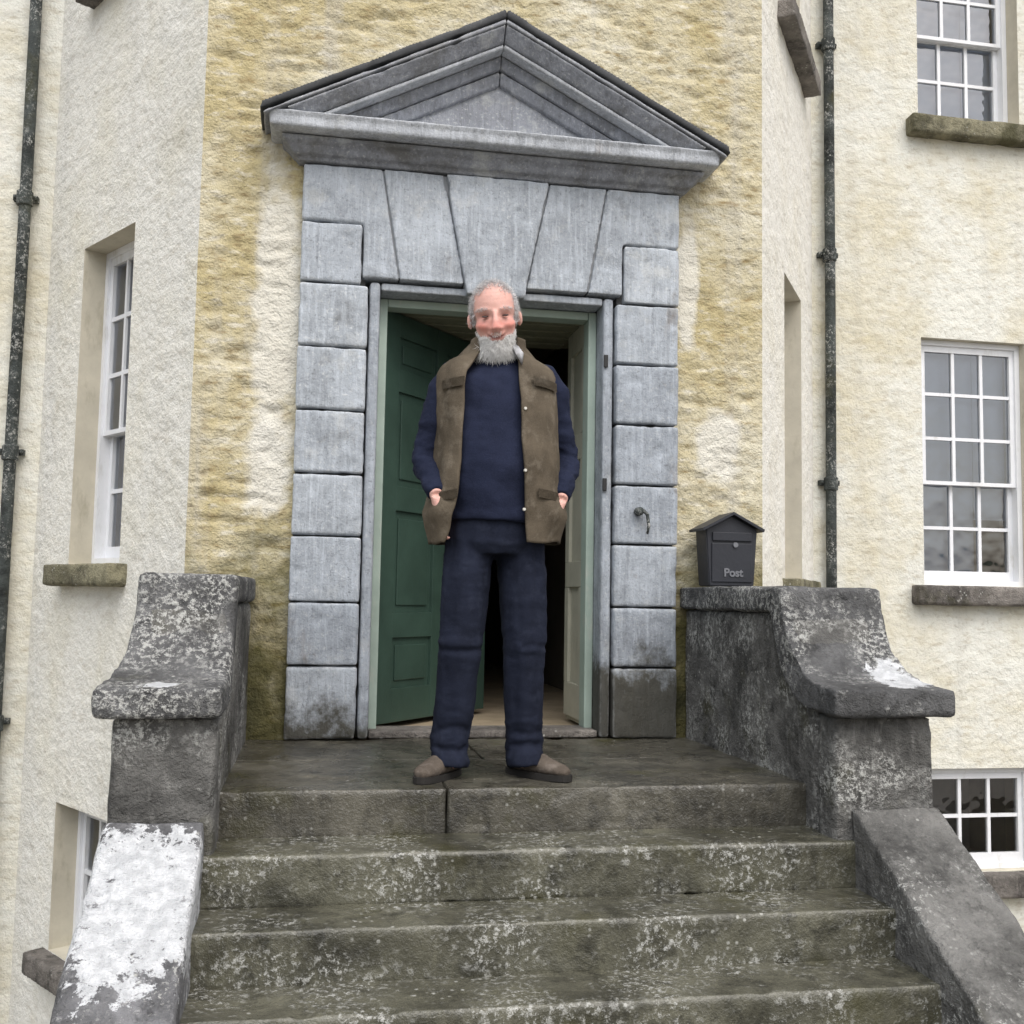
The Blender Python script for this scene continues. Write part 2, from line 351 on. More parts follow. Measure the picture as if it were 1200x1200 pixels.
MT['field'] = M_paint('reflection_dark_hillside', (.045, .06, .03), .95, .5); tag(from_bm('reflection_hills', bm, 'field', None, True), 'low wooded skyline added out of view to darken the window reflections', None, kind='structure')

# ------------------------------------------------------------------ house
BW, CA, CD = 1.35, .98, 1.45        # half width of the bay front, cant run in x, cant depth in y
ZT = 6.6
house = tag(empty('house', (0, 0, GA)), 'cream roughcast house with a canted entrance bay and pedimented stone doorway', 'house')
def axis(fine0, fine1, step, lo, hi, coarse, extra):
    v = list(np.arange(lo, fine0, coarse)) + list(np.arange(fine0, fine1, step)) + list(np.arange(fine1, hi, coarse)) + [hi] + list(extra)
    v = sorted(v); out = [v[0]]
    ex = set(round(e, 6) for e in list(extra) + [lo, hi])
    for q in v[1:]:
        if q - out[-1] < step*.35:
            if round(q, 6) in ex and round(out[-1], 6) not in ex: out[-1] = q
            elif round(q, 6) in ex and q - out[-1] > 1e-6: out.append(q)
            continue
        out.append(q)
    return np.array(out)
def wall(P0, P1, z0, z1, holes, mat, step=.018, amp=.007, fine_u=None, fine_z=(-2.2, 4.9), depth=.30, seed=1, pits=.6):
    P0, P1 = np.array(P0, float), np.array(P1, float); L = np.linalg.norm(P1 - P0); u = (P1 - P0)/L; n = np.array([u[1], -u[0]])   # outward
    fu = fine_u or (0, L)
    U = axis(fu[0], fu[1], step, 0, L, .4, [h[i] for h in holes for i in (0, 1)]); Z = axis(fine_z[0], fine_z[1], step, z0, z1, .4, [h[i] for h in holes for i in (2, 3)])
    uu, zz = np.meshgrid(U, Z); nu, nz = len(U), len(Z)
    mask = np.minimum(sstep(0, .05, uu), sstep(0, .05, L - uu))
    for h in holes:
        dx = np.maximum(np.maximum(h[0] - uu, uu - h[1]), 0); dz = np.maximum(np.maximum(h[2] - zz, zz - h[3]), 0)
        mask = np.minimum(mask, sstep(-.001, .03, np.hypot(dx, dz)))
    X = P0[0] + u[0]*uu; Y = P0[1] + u[1]*uu
    P = np.stack([X, Y, zz], -1).reshape(-1, 3)
    s = X*u[0] + Y*u[1]; Q = np.stack([s, np.zeros_like(s) + seed*7.7, zz], -1).reshape(-1, 3)
    d = fbm(Q, (11, 1, 24), 3, seed)*1.0 + fbm(Q, (3, 1, 4), 2, seed+5)*.8 + np.abs(fbm(Q, (22, 1, 30), 2, seed+9))*.7
    d = d - 2.6*pits*np.clip(fbm(Q, (8, 1, 30), 3, seed+13) - .16, 0, 1)
    d = d.reshape(uu.shape)*amp*mask
    V = P.copy(); V[:, 0] += (n[0]*d).ravel(); V[:, 1] += (n[1]*d).ravel()
    Fc = []
    um = (U[1:] + U[:-1])/2; zm = (Z[1:] + Z[:-1])/2
    keep = np.ones((nz-1, nu-1), bool)
    for h in holes: keep &= ~((um[None, :] > h[0]) & (um[None, :] < h[1]) & (zm[:, None] > h[2]) & (zm[:, None] < h[3]))
    j, i = np.nonzero(keep); a = j*nu + i
    Fc = np.stack([a, a+1, a+nu+1, a+nu], -1).tolist()
    V = V.tolist(); nf = len(Fc)
    for h in holes:                        # reveals, butting the hole's edge
        c = [(h[0], h[2]), (h[1], h[2]), (h[1], h[3]), (h[0], h[3])]; b = len(V)
        for dd in (0, depth):
            for (q, z) in c: V.append([P0[0] + u[0]*q - n[0]*dd, P0[1] + u[1]*q - n[1]*dd, z])
        for k in range(4): Fc.append([b+k, b+4+k, b+4+(k+1) % 4, b+(k+1) % 4])
    me = mesh_from(V, Fc); me.materials.append(MT[mat]); me.materials.append(MT['reveal'])
    mi = np.zeros(len(Fc), int); mi[nf:] = 1; me.polygons.foreach_set('material_index', mi)
    sm = np.zeros(len(Fc), bool); sm[:nf] = True; me.polygons.foreach_set('use_smooth', sm)
    return link('wall', me, None, house)
CL = math.hypot(CA, CD)
G0, G1 = .775, 2.47          # ground floor window opening
F0, F1 = 3.90, 5.60
B0, B1 = -1.19, -.45
wc = (.66, 1.27)             # cant window, distance from the front corner
wm = (3.10, 3.86)            # main wall window x
DX, DZ = .90, 2.60
wall((-BW, 0), (BW, 0), GA, ZT, [(BW-.885, BW+.885, -.02, 2.80)], 'bay', .0155, .0105, depth=.05, seed=2, pits=1.6)
lw = wall((-BW-CA, CD), (-BW, 0), GA, ZT, [(CL-wc[1], CL-wc[0], *z) for z in ((G0, G1), (F0+.05, F1), (B0, B1))], 'cant', .018, .0045, seed=3)
rw = wall((BW, 0), (BW+CA, CD), GA, ZT, [(wc[0], wc[1], *z) for z in ((G0, G1), (F0+.05, F1), (B0, B1))], 'cant', .022, .006, seed=4)
x0 = BW + CA
wall((x0, CD), (9, CD), GA, ZT, [(wm[0]-x0, wm[1]-x0, *z) for z in ((G0, 2.41), (F0, 5.5), (-1.05, -.40))] + [(a - x0, a + .76 - x0, *z) for a in (5.4, 7.5) for z in ((G0, 2.41), (F0, 5.5))], 'main', .02, .006, fine_u=(0, 2.2), seed=5)
wall((-9, CD), (-x0, CD), GA, ZT, [(9 - a, 9 - a + .76, *z) for a in (4.2, 6.4) for z in ((G0, 2.41), (F0, 5.5))], 'main', .02, .006, fine_u=(9-x0-1.6, 9-x0), seed=6)
# the body of the house behind the facade, and its roof
bm = bmesh.new(); add_box(bm, (-9, 9.2, GA), (9, 9.5, ZT)); from_bm('wall', bm, 'main', house)
for sx in (-1, 1):
    bm = bmesh.new(); add_box(bm, (min(sx*8.998, sx*8.7), CD+.02, GA), (max(sx*8.998, sx*8.7), 9.19, ZT)); from_bm('wall', bm, 'main', house)
bm = bmesh.new(); e = .35
b_ = [(-9-e, CD-e), (9+e, CD-e), (9+e, 9.5+e), (-9-e, 9.5+e)]; t_ = [(-5.5, 5.2), (5.5, 5.2), (5.5, 5.8), (-5.5, 5.8)]
Vv = [bm.verts.new((x, y, ZT)) for x, y in b_] + [bm.verts.new((x, y, ZT+2.6)) for x, y in t_]
for f in ((3,2,1,0),(4,5,6,7),(0,1,5,4),(1,2,6,5),(2,3,7,6),(3,0,4,7)): bm.faces.new([Vv[i] for i in f])
from_bm('roof', bm, 'slate', house)
bm = bmesh.new()
b_ = [(-BW-CA-.3, CD-.5), (-BW-.15, -.28), (BW+.15, -.28), (BW+CA+.3, CD-.5), (BW+.8, 3.2), (-BW-.8, 3.2)]
A_ = [bm.verts.new((x, y, ZT+.01)) for x, y in b_]; top = bm.verts.new((0, 1.6, ZT+1.4))
bm.faces.new(A_[::-1])
for i in range(6): bm.faces.new((A_[i], A_[(i+1) % 6], top))
from_bm('roof', bm, 'slate', house)

# windows: local frame u (along the wall), w (into the wall), z
def window(P0, u, n, ua, ub, z0, z1, rows, split, recess=.12, sill='sill', blind=0.0, sill_ext=.09, sill_h=.115, room=.55):
    u = Vector((*u, 0)); n = Vector((*n, 0)); P0 = Vector((*P0, 0))
    Mx = Matrix(((u.x, -n.x, 0, P0.x), (u.y, -n.y, 0, P0.y), (0, 0, 1, 0), (0, 0, 0, 1)))   # local (u, inward, z)
    f = .035; w0 = recess
    bm = bmesh.new()
    for a, b in (((ua+.001, w0, z0+.001), (ua+f, w0+.11, z1-.001)), ((ub-f, w0, z0+.001), (ub-.001, w0+.11, z1-.001)), ((ua+f, w0, z1-f), (ub-f, w0+.11, z1-.001)), ((ua+f, w0, z0+.001), (ub-f, w0+.11, z0+f))):
        add_box(bm, a, b, Mx)
    win = from_bm('window', bm, 'white', house)
    ia, ib, jz0, jz1 = ua+f, ub-f, z0+f, z1-f
    nr = len(rows) if isinstance(rows, list) else rows
    zs = jz0 + .05 + (jz1 - jz0 - .08)*np.arange(nr+1)/nr
    def sub(nm, a, b, mat='white'):
        bm = bmesh.new(); add_box(bm, a, b, Mx); return from_bm(nm, bm, mat, win)
    st = .032
    for lower in (True, False):
        if lower and split == 0: continue
        k0, k1 = (0, split) if lower else (split, nr)
        w = w0 + (.058 if lower else .016); za, zb = zs[k0], zs[k1]
        bm = bmesh.new()
        add_box(bm, (ia, w, za), (ia+st, w+.036, zb), Mx); add_box(bm, (ib-st, w, za), (ib, w+.036, zb), Mx)
        rb = .05 if lower or split == 0 else .028
        add_box(bm, (ia, w-.001, za-rb if (lower or split == 0) else za-.012), (ib, w+.037, za+.012), Mx)
        add_box(bm, (ia, w-.001, zb-.012), (ib, w+.037, zb + (.012 if lower else .03)), Mx)
        from_bm('sash', bm, 'white', win)
        xs = ia + st + (ib - ia - 2*st)*np.arange(4)/3
        for k in (1, 2): sub('glazing_bar', (xs[k]-.011, w+.004, za+.012), (xs[k]+.011, w+.03, zb-.012))
        for k in range(k0+1, k1): sub('glazing_bar', (ia+st, w+.0055, zs[k]-.011), (ib-st, w+.0285, zs[k]+.011))
        for r in range(k0, k1):
            for cidx in range(3):
                bm = bmesh.new(); t = random.uniform(-.0007, .0007); t2 = -t
                q = [(xs[cidx]+.004, w+.018+t, zs[r]+.004), (xs[cidx+1]-.004, w+.018-t, zs[r]+.004), (xs[cidx+1]-.004, w+.018+t2, zs[r+1]-.004), (xs[cidx]+.004, w+.018-t2, zs[r+1]-.004)]
                link('pane', mesh_from([Mx @ Vector(p) for p in q], [(0, 1, 2, 3)]), 'glass', win); bm.free()
    if sill:
        bm = bmesh.new(); add_box(bm, (ua-sill_ext, -.10, z0-sill_h), (ub+sill_ext, recess+.05, z0-.004), Mx)
        weathered('sill', bm, sill, win, .014, .005)
    if blind:      # pale blind added to brighten the panes; uneven drop darkens one lower corner
        bl = blind if isinstance(blind, tuple) else (blind, blind); um = ia + st + (ib - ia - 2*st)*2/3
        sub('blind', (ia+.004, w0+.128, z1-.04-(z1-z0)*bl[0]), (um-.002, w0+.133, z1-.04), 'shutter')
        sub('blind', (um+.002, w0+.128, z1-.04-(z1-z0)*bl[1]), (ib-.004, w0+.133, z1-.04), 'shutter')
    # the dim room behind
    bm = bmesh.new(); add_box(bm, (ua-.10, .305, z0-.06), (ub+.10, .305+room, z1+.05), Mx)
    fr = [f_ for f_ in bm.faces if all(abs((Mx.inverted() @ v.co).y - .305) < 1e-4 for v in f_.verts)]
    bmesh.ops.delete(bm, geom=fr, context='FACES_ONLY')
    from_bm('room_lining', bm, 'room', win)
    return win
uL = Vector((CA, -CD, 0)).normalized(); nL = (-CD/CL, -CA/CL)
uR = Vector((CA, CD, 0)).normalized(); nR = (CD/CL, -CA/CL)
for (z0, z1, rows, sp, sl) in ((G0, G1, 5, 2, 'sill'), (F0+.05, F1, 5, 2, 'sillgrey'), (B0, B1, 2, 0, 'sillgrey')):
    window((-BW-CA, CD), (uL.x, uL.y), nL, CL-wc[1], CL-wc[0], z0, z1, rows, sp, sill=sl, blind=.93 if z0 > 0 else 0, sill_ext=.05 if z0 > 3 else .09)
    window((BW, 0), (uR.x, uR.y), nR, wc[0], wc[1], z0, z1, rows, sp, sill=sl, blind=.93 if z0 > 0 else 0, sill_ext=.2 if z0 > 3 else .09)
window((0, CD), (1, 0), (0, -1), wm[0], wm[1], G0, 2.41, 5, 2, recess=.055, sill='sillgrey', blind=(.93, .70), sill_h=.13)
window((0, CD), (1, 0), (0, -1), wm[0], wm[1], F0, 5.5, 5, 2, recess=.12, sill='sill', blind=.9, sill_h=.13)
window((0, CD), (1, 0), (0, -1), wm[0], wm[1], -1.05, -.40, 2, 0, recess=.055, sill='sillgrey', sill_h=.15)
for a in (5.4, 7.5, -4.2, -6.4):
    for z0, z1 in ((G0, 2.41), (F0, 5.5)): window((0, CD), (1, 0), (0, -1), a, a+.76, z0, z1, 5, 2, sill='sillgrey', blind=.5)

# downpipes
def downpipe(x, y, zbands, lean=0):
    bm = bmesh.new(); tube(bm, [(x, y, GA+.02), (x, y, 1.0), (x+.004, y, 2.5), (x, y, ZT)], .033, 14, (0, 1, 0))
    p = from_bm('downpipe', bm, 'iron', house, True)
    for z in zbands:
        bm = bmesh.new(); tube(bm, [(x, y, z-.05), (x, y, z-.045), (x, y, z+.03), (x, y, z+.035)], [.038, .044, .044, .038], 14)
        add_box(bm, (x-.066, y+.012, z-.016), (x+.066, y+.05, z+.016))
        ball(bm, (x-.054, y+.008, z), .011, u=8, v=6); ball(bm, (x+.054, y+.008, z), .011, u=8, v=6)
        from_bm('bracket', bm, 'iron', p)
    return p
downpipe(-2.47, CD-.055, (2.85, 1.40, -.08, 4.4))
downpipe(2.425, CD-.055, (4.32, 2.90, 1.41, -.3))

# ------------------------------------------------------------------ stone doorway
sur = empty('door_surround', (0, 0, 0), house)
def block(poly, y=-.062, vox=.0085, mat='lime', gap=.0045):
    cx = sum(p[0] for p in poly)/len(poly); cz = sum(p[1] for p in poly)/len(poly)
    q = []
    m_ = len(poly)                                    # inset the outline for the joint
    area = sum(poly[i][0]*poly[(i+1) % m_][1] - poly[(i+1) % m_][0]*poly[i][1] for i in range(m_))
    sg = 1 if area > 0 else -1
    for i in range(m_):
        p0, p1, p2 = Vector(poly[i-1]), Vector(poly[i]), Vector(poly[(i+1) % m_])
        d1 = (p1-p0).normalized(); d2 = (p2-p1).normalized()
        n1 = Vector((-d1.y, d1.x))*sg; n2 = Vector((-d2.y, d2.x))*sg
        k = (n1+n2); k = k/max(.3, k.dot(n1)); q.append((p1.x + k.x*gap, p1.y + k.y*gap))
    bm = bmesh.new(); dy = random.uniform(-.004, .004); add_prism(bm, q, y + dy, .10)
    return weathered('stone_block', bm, mat, sur, vox, .0045, 16, 1, big=.003)
ZJ = [0.0, .326, .606, .900, 1.180, 1.468, 1.757, 2.052, 2.335, 2.605]
for sx in (-1, 1):
    for k in range(8):
        j = random.uniform(-.004, .004) if k else 0
        lim = .583 if k < 7 else .618
        block([(sx*.90, ZJ[k]), (sx*lim, ZJ[k]), (sx*lim, ZJ[k+1]), (sx*.90, ZJ[k+1])], y=-.062)
    block([(sx*.90, ZJ[8]), (sx*.618, ZJ[8]), (sx*.618, 2.085), (sx*.445, 2.085), (sx*.535, 2.605), (sx*.90, 2.605)], gap=.003)
    block([(sx*.445, 2.085), (sx*.142, 2.085), (sx*.250, 2.605), (sx*.535, 2.605)], y=-.060, gap=.003)
block([(-.138, 2.035), (.138, 2.035), (.250, 2.605), (-.250, 2.605)], y=-.080, gap=.003)
# plain inner architrave, set back
for sx in (-1, 1):
    bm = bmesh.new(); add_box(bm, (min(sx*.53, sx*.580), -.036, .002), (max(sx*.53, sx*.580), .12, 2.078)); weathered('architrave', bm, 'lime', sur, .011, .002, 20, 1)
bm = bmesh.new(); add_box(bm, (-.528, -.030, 2.040), (.528, .12, 2.078)); weathered('architrave', bm, 'lime', sur, .0095, .002, 20, 1)
bm = bmesh.new()
for a, b in (((-.888, -.012, 0), (-.60, .09, 2.60)), ((.60, -.012, 0), (.888, .09, 2.60)), ): add_box(bm, a, b)
from_bm('joint_mortar', bm, 'mortar', sur)
box('joint_mortar', (-.598, -.046, 2.10), (.598, .09, 2.60), 'palemortar', sur)

ped = empty('pediment', (0, 0, 2.6), house)
def ringstack(name, rows, mat, y_back=.05, hw_pad=0):
    bm = bmesh.new(); R_ = []
    for z, w, p in rows: R_.append([bm.verts.new(v) for v in ((-w, y_back, z), (-w, -p, z), (w, -p, z), (w, y_back, z))])
    bm.faces.new(R_[0]); bm.faces.new(R_[-1][::-1])
    for i in range(len(R_)-1):
        for k in range(4): bm.faces.new((R_[i][k], R_[i][(k+1) % 4], R_[i+1][(k+1) % 4], R_[i+1][k]))
    return weathered(name, bm, mat, ped, .0085, .0025, 18, 1)
ringstack('bed_moulding', [(2.609, .925, .072), (2.626, .925, .074), (2.628, .945, .098), (2.640, .946, .099), (2.642, .955, .108), (2.655, .962, .114), (2.672, .978, .130), (2.674, .992, .143), (2.690, .994, .145), (2.698, .996, .147)], 'limedark')
ringstack('cornice', [(2.702, 1.030, .190), (2.708, 1.045, .208), (2.752, 1.050, .212), (2.765, 1.06, .222), (2.772, 1.06, .222)], 'cornice')
AP, SL = 3.338, .507
def rake(sx, v0, v1, y, zc, xe=None):
    f = lambda x, v: AP - v - SL*x
    if xe: poly = [(0, f(0, v0)), (xe, f(xe, v0)), (xe+.012, f(xe, v1)), (0, f(0, v1))]
    else: poly = [(0, f(0, v0)), ((AP-v0-zc)/SL, zc), ((AP-v1-zc)/SL, zc), (0, f(0, v1))]
    return [(sx*(x + (.0004 if x == 0 else 0)), z) for x, z in poly]
def add_rake(bm, sx, v0, v1, y0, y1, zc=2.776, xe=None):      # front face slopes from y0 (top) to y1 (bottom)
    poly = rake(sx, v0, v1, 0, zc, xe); n0 = len(bm.verts); add_prism(bm, poly, y0, .05); bm.verts.ensure_lookup_table()
    for i in (2, 3): bm.verts[n0+i].co.y = y1
for sx in (-1, 1):
    for nm, v0, v1, y0, y1, xe, mt in (('capping', 0, .038, -.248, -.242, 1.082, 'flash'), ('raking_cornice', .041, .062, -.238, -.236, 1.070, 'limedark'), ('raking_cornice', .062, .128, -.232, -.182, None, 'limedark'), ('raking_cornice', .130, .150, -.176, -.174, None, 'cornice'),
                                   ('raking_moulding', .153, .212, -.108, -.096, None, 'limedark'), ('raking_moulding', .215, .280, -.082, -.066, None, 'limedark')):
        bm = bmesh.new(); add_rake(bm, sx, v0, v1, y0, y1, xe=xe); weathered(nm, bm, mt, ped, .0075, .0025, 16, 1)
bm = bmesh.new(); zc = 2.776; add_prism(bm, [(-(AP-.26-zc)/SL, zc), ((AP-.26-zc)/SL, zc), (0, AP-.26)], -.045, .05); weathered('tympanum', bm, 'limedark', ped, .011, .003, 14, 1)
bm = bmesh.new(); add_prism(bm, [(-.90, 2.605), (.90, 2.605), (.92, 2.80), (0, 3.27), (-.92, 2.80)], -.012, .048); from_bm('backing', bm, 'mortar', ped)

# ------------------------------------------------------------------ door, frame, hall
df = empty('doorway', (0, 0, 0), house)
bm = bmesh.new()
for sx in (-1, 1): add_box(bm, (min(sx*.528, sx*.488), .085, .03), (max(sx*.528, sx*.488), .185, 2.036), bev=.006)
add_box(bm, (-.487, .087, 1.998), (.487, .183, 2.036), bev=.005)
from_bm('door_frame', bm, 'palegreen', df)
for sx in (-1, 1):   # panelled lining of the deep opening
    a, b = .187, .56
    M_ = Matrix.Translation((sx*.515, 0, 0))
    bm = bmesh.new(); x0_, x1_ = sorted((0, sx*.03)); dx = -sx
    add_box(bm, (x0_, a, .03), (x1_, b, 2.036), M_)
    for (z0, z1) in ((.05, .22), (.70, .83), (1.34, 1.47), (1.90, 2.03)): add_box(bm, (min(0, dx*.016), a+.002, z0), (max(0, dx*.016), b-.002, z1), M_, bev=.004)
    for (y0, y1) in ((a+.002, a+.075), (b-.075, b-.002)):
        for z0, z1 in ((.221, .699), (.831, 1.339), (1.471, 1.899)): add_box(bm, (min(0, dx*.016), y0, z0), (max(0, dx*.016), y1, z1), M_)
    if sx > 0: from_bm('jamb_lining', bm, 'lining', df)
    else: bm.free()
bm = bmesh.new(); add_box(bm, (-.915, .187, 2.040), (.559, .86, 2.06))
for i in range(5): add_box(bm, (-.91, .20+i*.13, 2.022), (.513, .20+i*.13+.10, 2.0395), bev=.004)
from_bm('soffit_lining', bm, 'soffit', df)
box('threshold', (-.527, -.015, .002), (.527, .20, .034), 'sillgrey', df, bev=.008)
# hall
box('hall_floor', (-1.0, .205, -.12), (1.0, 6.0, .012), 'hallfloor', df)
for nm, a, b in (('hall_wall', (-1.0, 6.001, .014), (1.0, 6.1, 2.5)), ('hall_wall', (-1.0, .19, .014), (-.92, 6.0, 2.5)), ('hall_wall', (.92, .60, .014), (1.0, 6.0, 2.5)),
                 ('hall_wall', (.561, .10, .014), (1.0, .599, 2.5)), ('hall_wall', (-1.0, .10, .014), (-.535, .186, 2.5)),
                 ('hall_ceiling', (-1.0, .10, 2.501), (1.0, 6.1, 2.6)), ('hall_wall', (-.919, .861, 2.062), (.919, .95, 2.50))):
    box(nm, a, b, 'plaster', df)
# the green leaf, hinged at the viewer's left of the frame, swung inwards
leaf = empty('door', (-.482, .165, .036), df)
ang = math.radians(50)
Lm = Matrix.Translation((-.482, .175, 0)) @ Matrix.Rotation(ang, 4, 'Z')
LW = .965; zb, zt = .040, 2.012; th = .045
rows = [(.20, .44), (.56, 1.05), (1.17, 1.63), (1.74, 1.90)]; cols = [(.11, .44), (.53, .86)]
def leafbox(nm, a, b, bev=.003):
    bm = bmesh.new(); add_box(bm, a, b, Lm, bev); return from_bm(nm, bm, 'green', leaf)
xs_ = [0, .11, .44, .53, .86, LW]
for i in (0, 2, 4): leafbox('stile', (xs_[i], 0, zb), (xs_[i+1], th, zt))
rz = [(zb, .20), (.44, .56), (1.05, 1.17), (1.63, 1.74), (1.90, zt)]
for c0, c1 in cols:
    for r0, r1 in rz: leafbox('rail', (c0+.0005, .0012, r0), (c1-.0005, th-.0012, r1))
    for r0, r1 in rows:
        p = leafbox('panel', (c0+.0005, .016, r0+.0005), (c1-.0005, th-.016, r1-.0005), 0)
        bm = bmesh.new()
        add_box(bm, (c0+.035, .008, r0+.035), (c1-.035, .0155, r1-.035), Lm, .004); add_box(bm, (c0+.035, th-.0155, r0+.035), (c1-.035, th-.008, r1-.035), Lm, .004)
        from_bm('field', bm, 'green', p) if False else from_bm('panel', bm, 'green', leaf)
bm = bmesh.new(); ball(bm, Lm @ Vector((.90, -.035, 1.0)), .026, u=12, v=8); tube(bm, [Lm @ Vector((.90, .0, 1.0)), Lm @ Vector((.90, -.03, 1.0))], .01, 8, (0, 0, 1)); from_bm('knob', bm, 'dark', leaf, True)
# lock keeps and a bell pull scar on the stone
for z in (1.77, 1.18):
    bm = bmesh.new(); add_box(bm, (.532, -.048, z-.03), (.552, -.037, z+.03), bev=.003); from_bm('hinge_pin', bm, 'dark', df)
bm = bmesh.new(); tube(bm, [(.70, -.10, 1.055), (.70, -.06, 1.055)], .02, 12, (0, 0, 1)); tube(bm, [(.715, -.095, 1.06), (.735, -.10, 1.04), (.742, -.10, .985), (.735, -.098, .95)], [.009, .009, .008, .006], 8); from_bm('bell_pull', bm, 'iron', df, True)

# ------------------------------------------------------------------ landing and steps
SXL, SXR = -1.059, .953
YF, TR, RI = -1.281, .243, .1465
steps = tag(empty('stone_steps', (-.05, YF, GA)), 'flight of damp mossy stone steps rising to the front door landing', 'steps')
def slab(nm, x0, x1, y0, y1, z0, z1, mat, vox=.011):
    bm = bmesh.new(); add_box(bm, (x0, y0, z0), (x1, y1, z1)); return weathered(nm, bm, mat, steps, vox, .005, 9, 0, big=.004)
xe0, xe1 = SXL-.05, SXR+.085
for (a, b, c, d) in ((xe0, -.101, -.62, -.012), (-.099, xe1, -.62, -.012)):
    slab('landing_slab', a, b, c, d, -.14, .0, 'landing')
for a, b in ((xe0, -.330), (-.326, xe1)): slab('landing_slab', a, b, YF, -.625, -RI-.01, .0 + random.uniform(-.003, .003), 'landing')
for k in range(1, 10):
    n_j = []
    xs2 = [xe0] + n_j + [xe1]
    for i in range(len(xs2)-1):
        y1 = YF - (k-1)*TR + .03
        z = -k*RI + random.uniform(-.003, .003)
        if z - RI < GZ - .2: continue
        slab('step_stone', xs2[i]+.003, xs2[i+1]-.003, YF - k*TR, y1 if k > 1 else YF+.03, max(z - RI - .012, GZ-.1), z, 'step')
bm = bmesh.new()      # rubble core under the treads
for k in range(0, 9): add_box(bm, (xe0+.02, YF - k*TR + .06, GA), (xe1-.02, YF - (k-1)*TR + .058 if k else -.03, -(k+1)*RI - .03))
from_bm('rubble_core', bm, 'step', steps)

# ------------------------------------------------------------------ flanking parapets
YP = -1.50         # pier front
def parapet(sx, label):
    xi = SXR if sx > 0 else SXL            # stair side face
    root = tag(empty('stair_parapet', (xi + sx*.2, YP, GA)), label, 'parapet', 'stone parapets flanking the steps')
    wo_, ci = (.37, .03) if sx > 0 else (.315, .018)
    fx = lambda t: xi + sx*t
    def px(bm, poly, t0, t1):
        f = lambda t: (t if callable(t) else (lambda y, z: t))
        a, b = f(t0), f(t1); add_prism_x(bm, poly, lambda y, z: fx(a(y, z)), lambda y, z: fx(b(y, z)))
    # landing side wall and pier
    bm = bmesh.new(); px(bm, [(-.010, GA), (-.010, .60), (-1.13, .60), (-1.17, .575), (-1.21, .50), (-1.26, .41), (-1.33, .325), (-1.36, .29), (-1.36, GA)], .0, wo_-.06)
    weathered('side_wall', bm, 'parapet', root, .016, .006, 9, 1, big=.005)
    bm = bmesh.new(); px(bm, [(-1.365, GA), (-1.365, .262), (YP, .262), (YP, GA)], -.004, wo_-.01)
    weathered('pier', bm, 'parapet', root, .015, .006, 9, 1, big=.004)
    # swept coping
    prof = [(-.012, .705), (-1.14, .700)]
    for k in range(1, 13):
        a = math.pi/2*k/12; prof.append((-1.14 - .30*(1-math.cos(a))**.85*1.0, .700 - .335*math.sin(a)**.92))
    prof += [(YP-.065, .352), (YP-.068, .262), (-1.40, .262)]
    for k in range(12, 0, -1):
        a = math.pi/2*k/12; prof.append((-1.055 - .30*(1-math.cos(a))**.85, .605 - .335*math.sin(a)**.92))
    prof += [(-1.05, .602), (-.012, .602)]
    out = lambda y, z: (wo_ - .01 + .05*float(sstep(-1.15, -1.48, y)) if sx < 0 else (.375 + .035*float(sstep(-1.20, -1.50, y))))
    bm = bmesh.new(); px(bm, prof, -ci, out); weathered('coping', bm, 'coping', root, .013, .006, 12, 1, big=.004)
    # ramped coping that follows the flight
    zl = lambda y: -.035 + (y - YP)*RI/TR; ri = .055 if sx > 0 else .02
    ye = YF - 9.2*TR
    bm = bmesh.new(); px(bm, [(YP-.004, zl(YP)), (ye, zl(ye)), (ye, zl(ye)-.30), (YP-.004, zl(YP)-.30)], ri, wo_+.0)
    weathered('ramp_coping', bm, 'ramp' if sx > 0 else 'rampwhite', root, .016, .006, 9, 1, big=.005)
    bm = bmesh.new(); px(bm, [(YP-.006, zl(YP)-.31), (ye+.05, max(zl(ye)-.31, GZ+.02)), (ye+.05, GA), (YP-.006, GA)], ri+.012, wo_-.03)
    weathered('ramp_wall', bm, 'parapet', root, .018, .006, 9, 1)
    return root
parapet(-1, 'lichened stone parapet with thick white crust on its sloping lower coping')
parapet(1, 'lichened stone parapet with swept coping carrying the charcoal letterbox')

# ------------------------------------------------------------------ letterbox
mb = tag(empty('letterbox', (1.10, -.15, .71)), 'small charcoal house-shaped letterbox on the parapet coping beside the doorway', 'letterbox')
bx, by0, by1, bz = 1.105, -.215, -.075, .712
bm = bmesh.new(); add_prism(bm, [(bx-.108, bz), (bx+.108, bz), (bx+.125, bz+.262), (bx, bz+.325), (bx-.125, bz+.262)], by0, by1)
bmesh.ops.bevel(bm, geom=list(bm.edges), offset=.004, segments=2, affect='EDGES'); from_bm('body', bm, 'box', mb)
for sx in (-1, 1):
    bm = bmesh.new(); add_prism(bm, [(bx, bz+.329), (bx, bz+.341), (bx+sx*.150, bz+.264), (bx+sx*.147, bz+.252)], by0-.03, by1+.02); from_bm('roof_plate', bm, 'box', mb)
bm = bmesh.new(); add_box(bm, (bx-.095, by0-.010, bz+.208), (bx+.095, by0-.001, bz+.248), bev=.003); from_bm('slot_flap', bm, 'box', mb)
bm = bmesh.new(); add_box(bm, (bx-.098, by0-.006, bz+.018), (bx+.098, by0-.001, bz+.198), bev=.003); from_bm('door_plate', bm, 'box', mb)
bm = bmesh.new(); tube(bm, [(bx+.015, by0-.001, bz+.19), (bx+.015, by0-.014, bz+.19)], .012, 12, (0, 0, 1)); from_bm('lock', bm, 'silver', mb)
cu = bpy.data.curves.new('t', 'FONT'); cu.body = 'Post'; cu.size = .052; cu.extrude = .0015; cu.align_x = 'CENTER'; cu.offset = .0016
to = bpy.data.objects.new('t', cu); C.objects.link(to); to.matrix_world = Matrix.Translation((bx+.005, by0-.0085, bz+.045)) @ Matrix.Rotation(math.pi/2, 4, 'X')
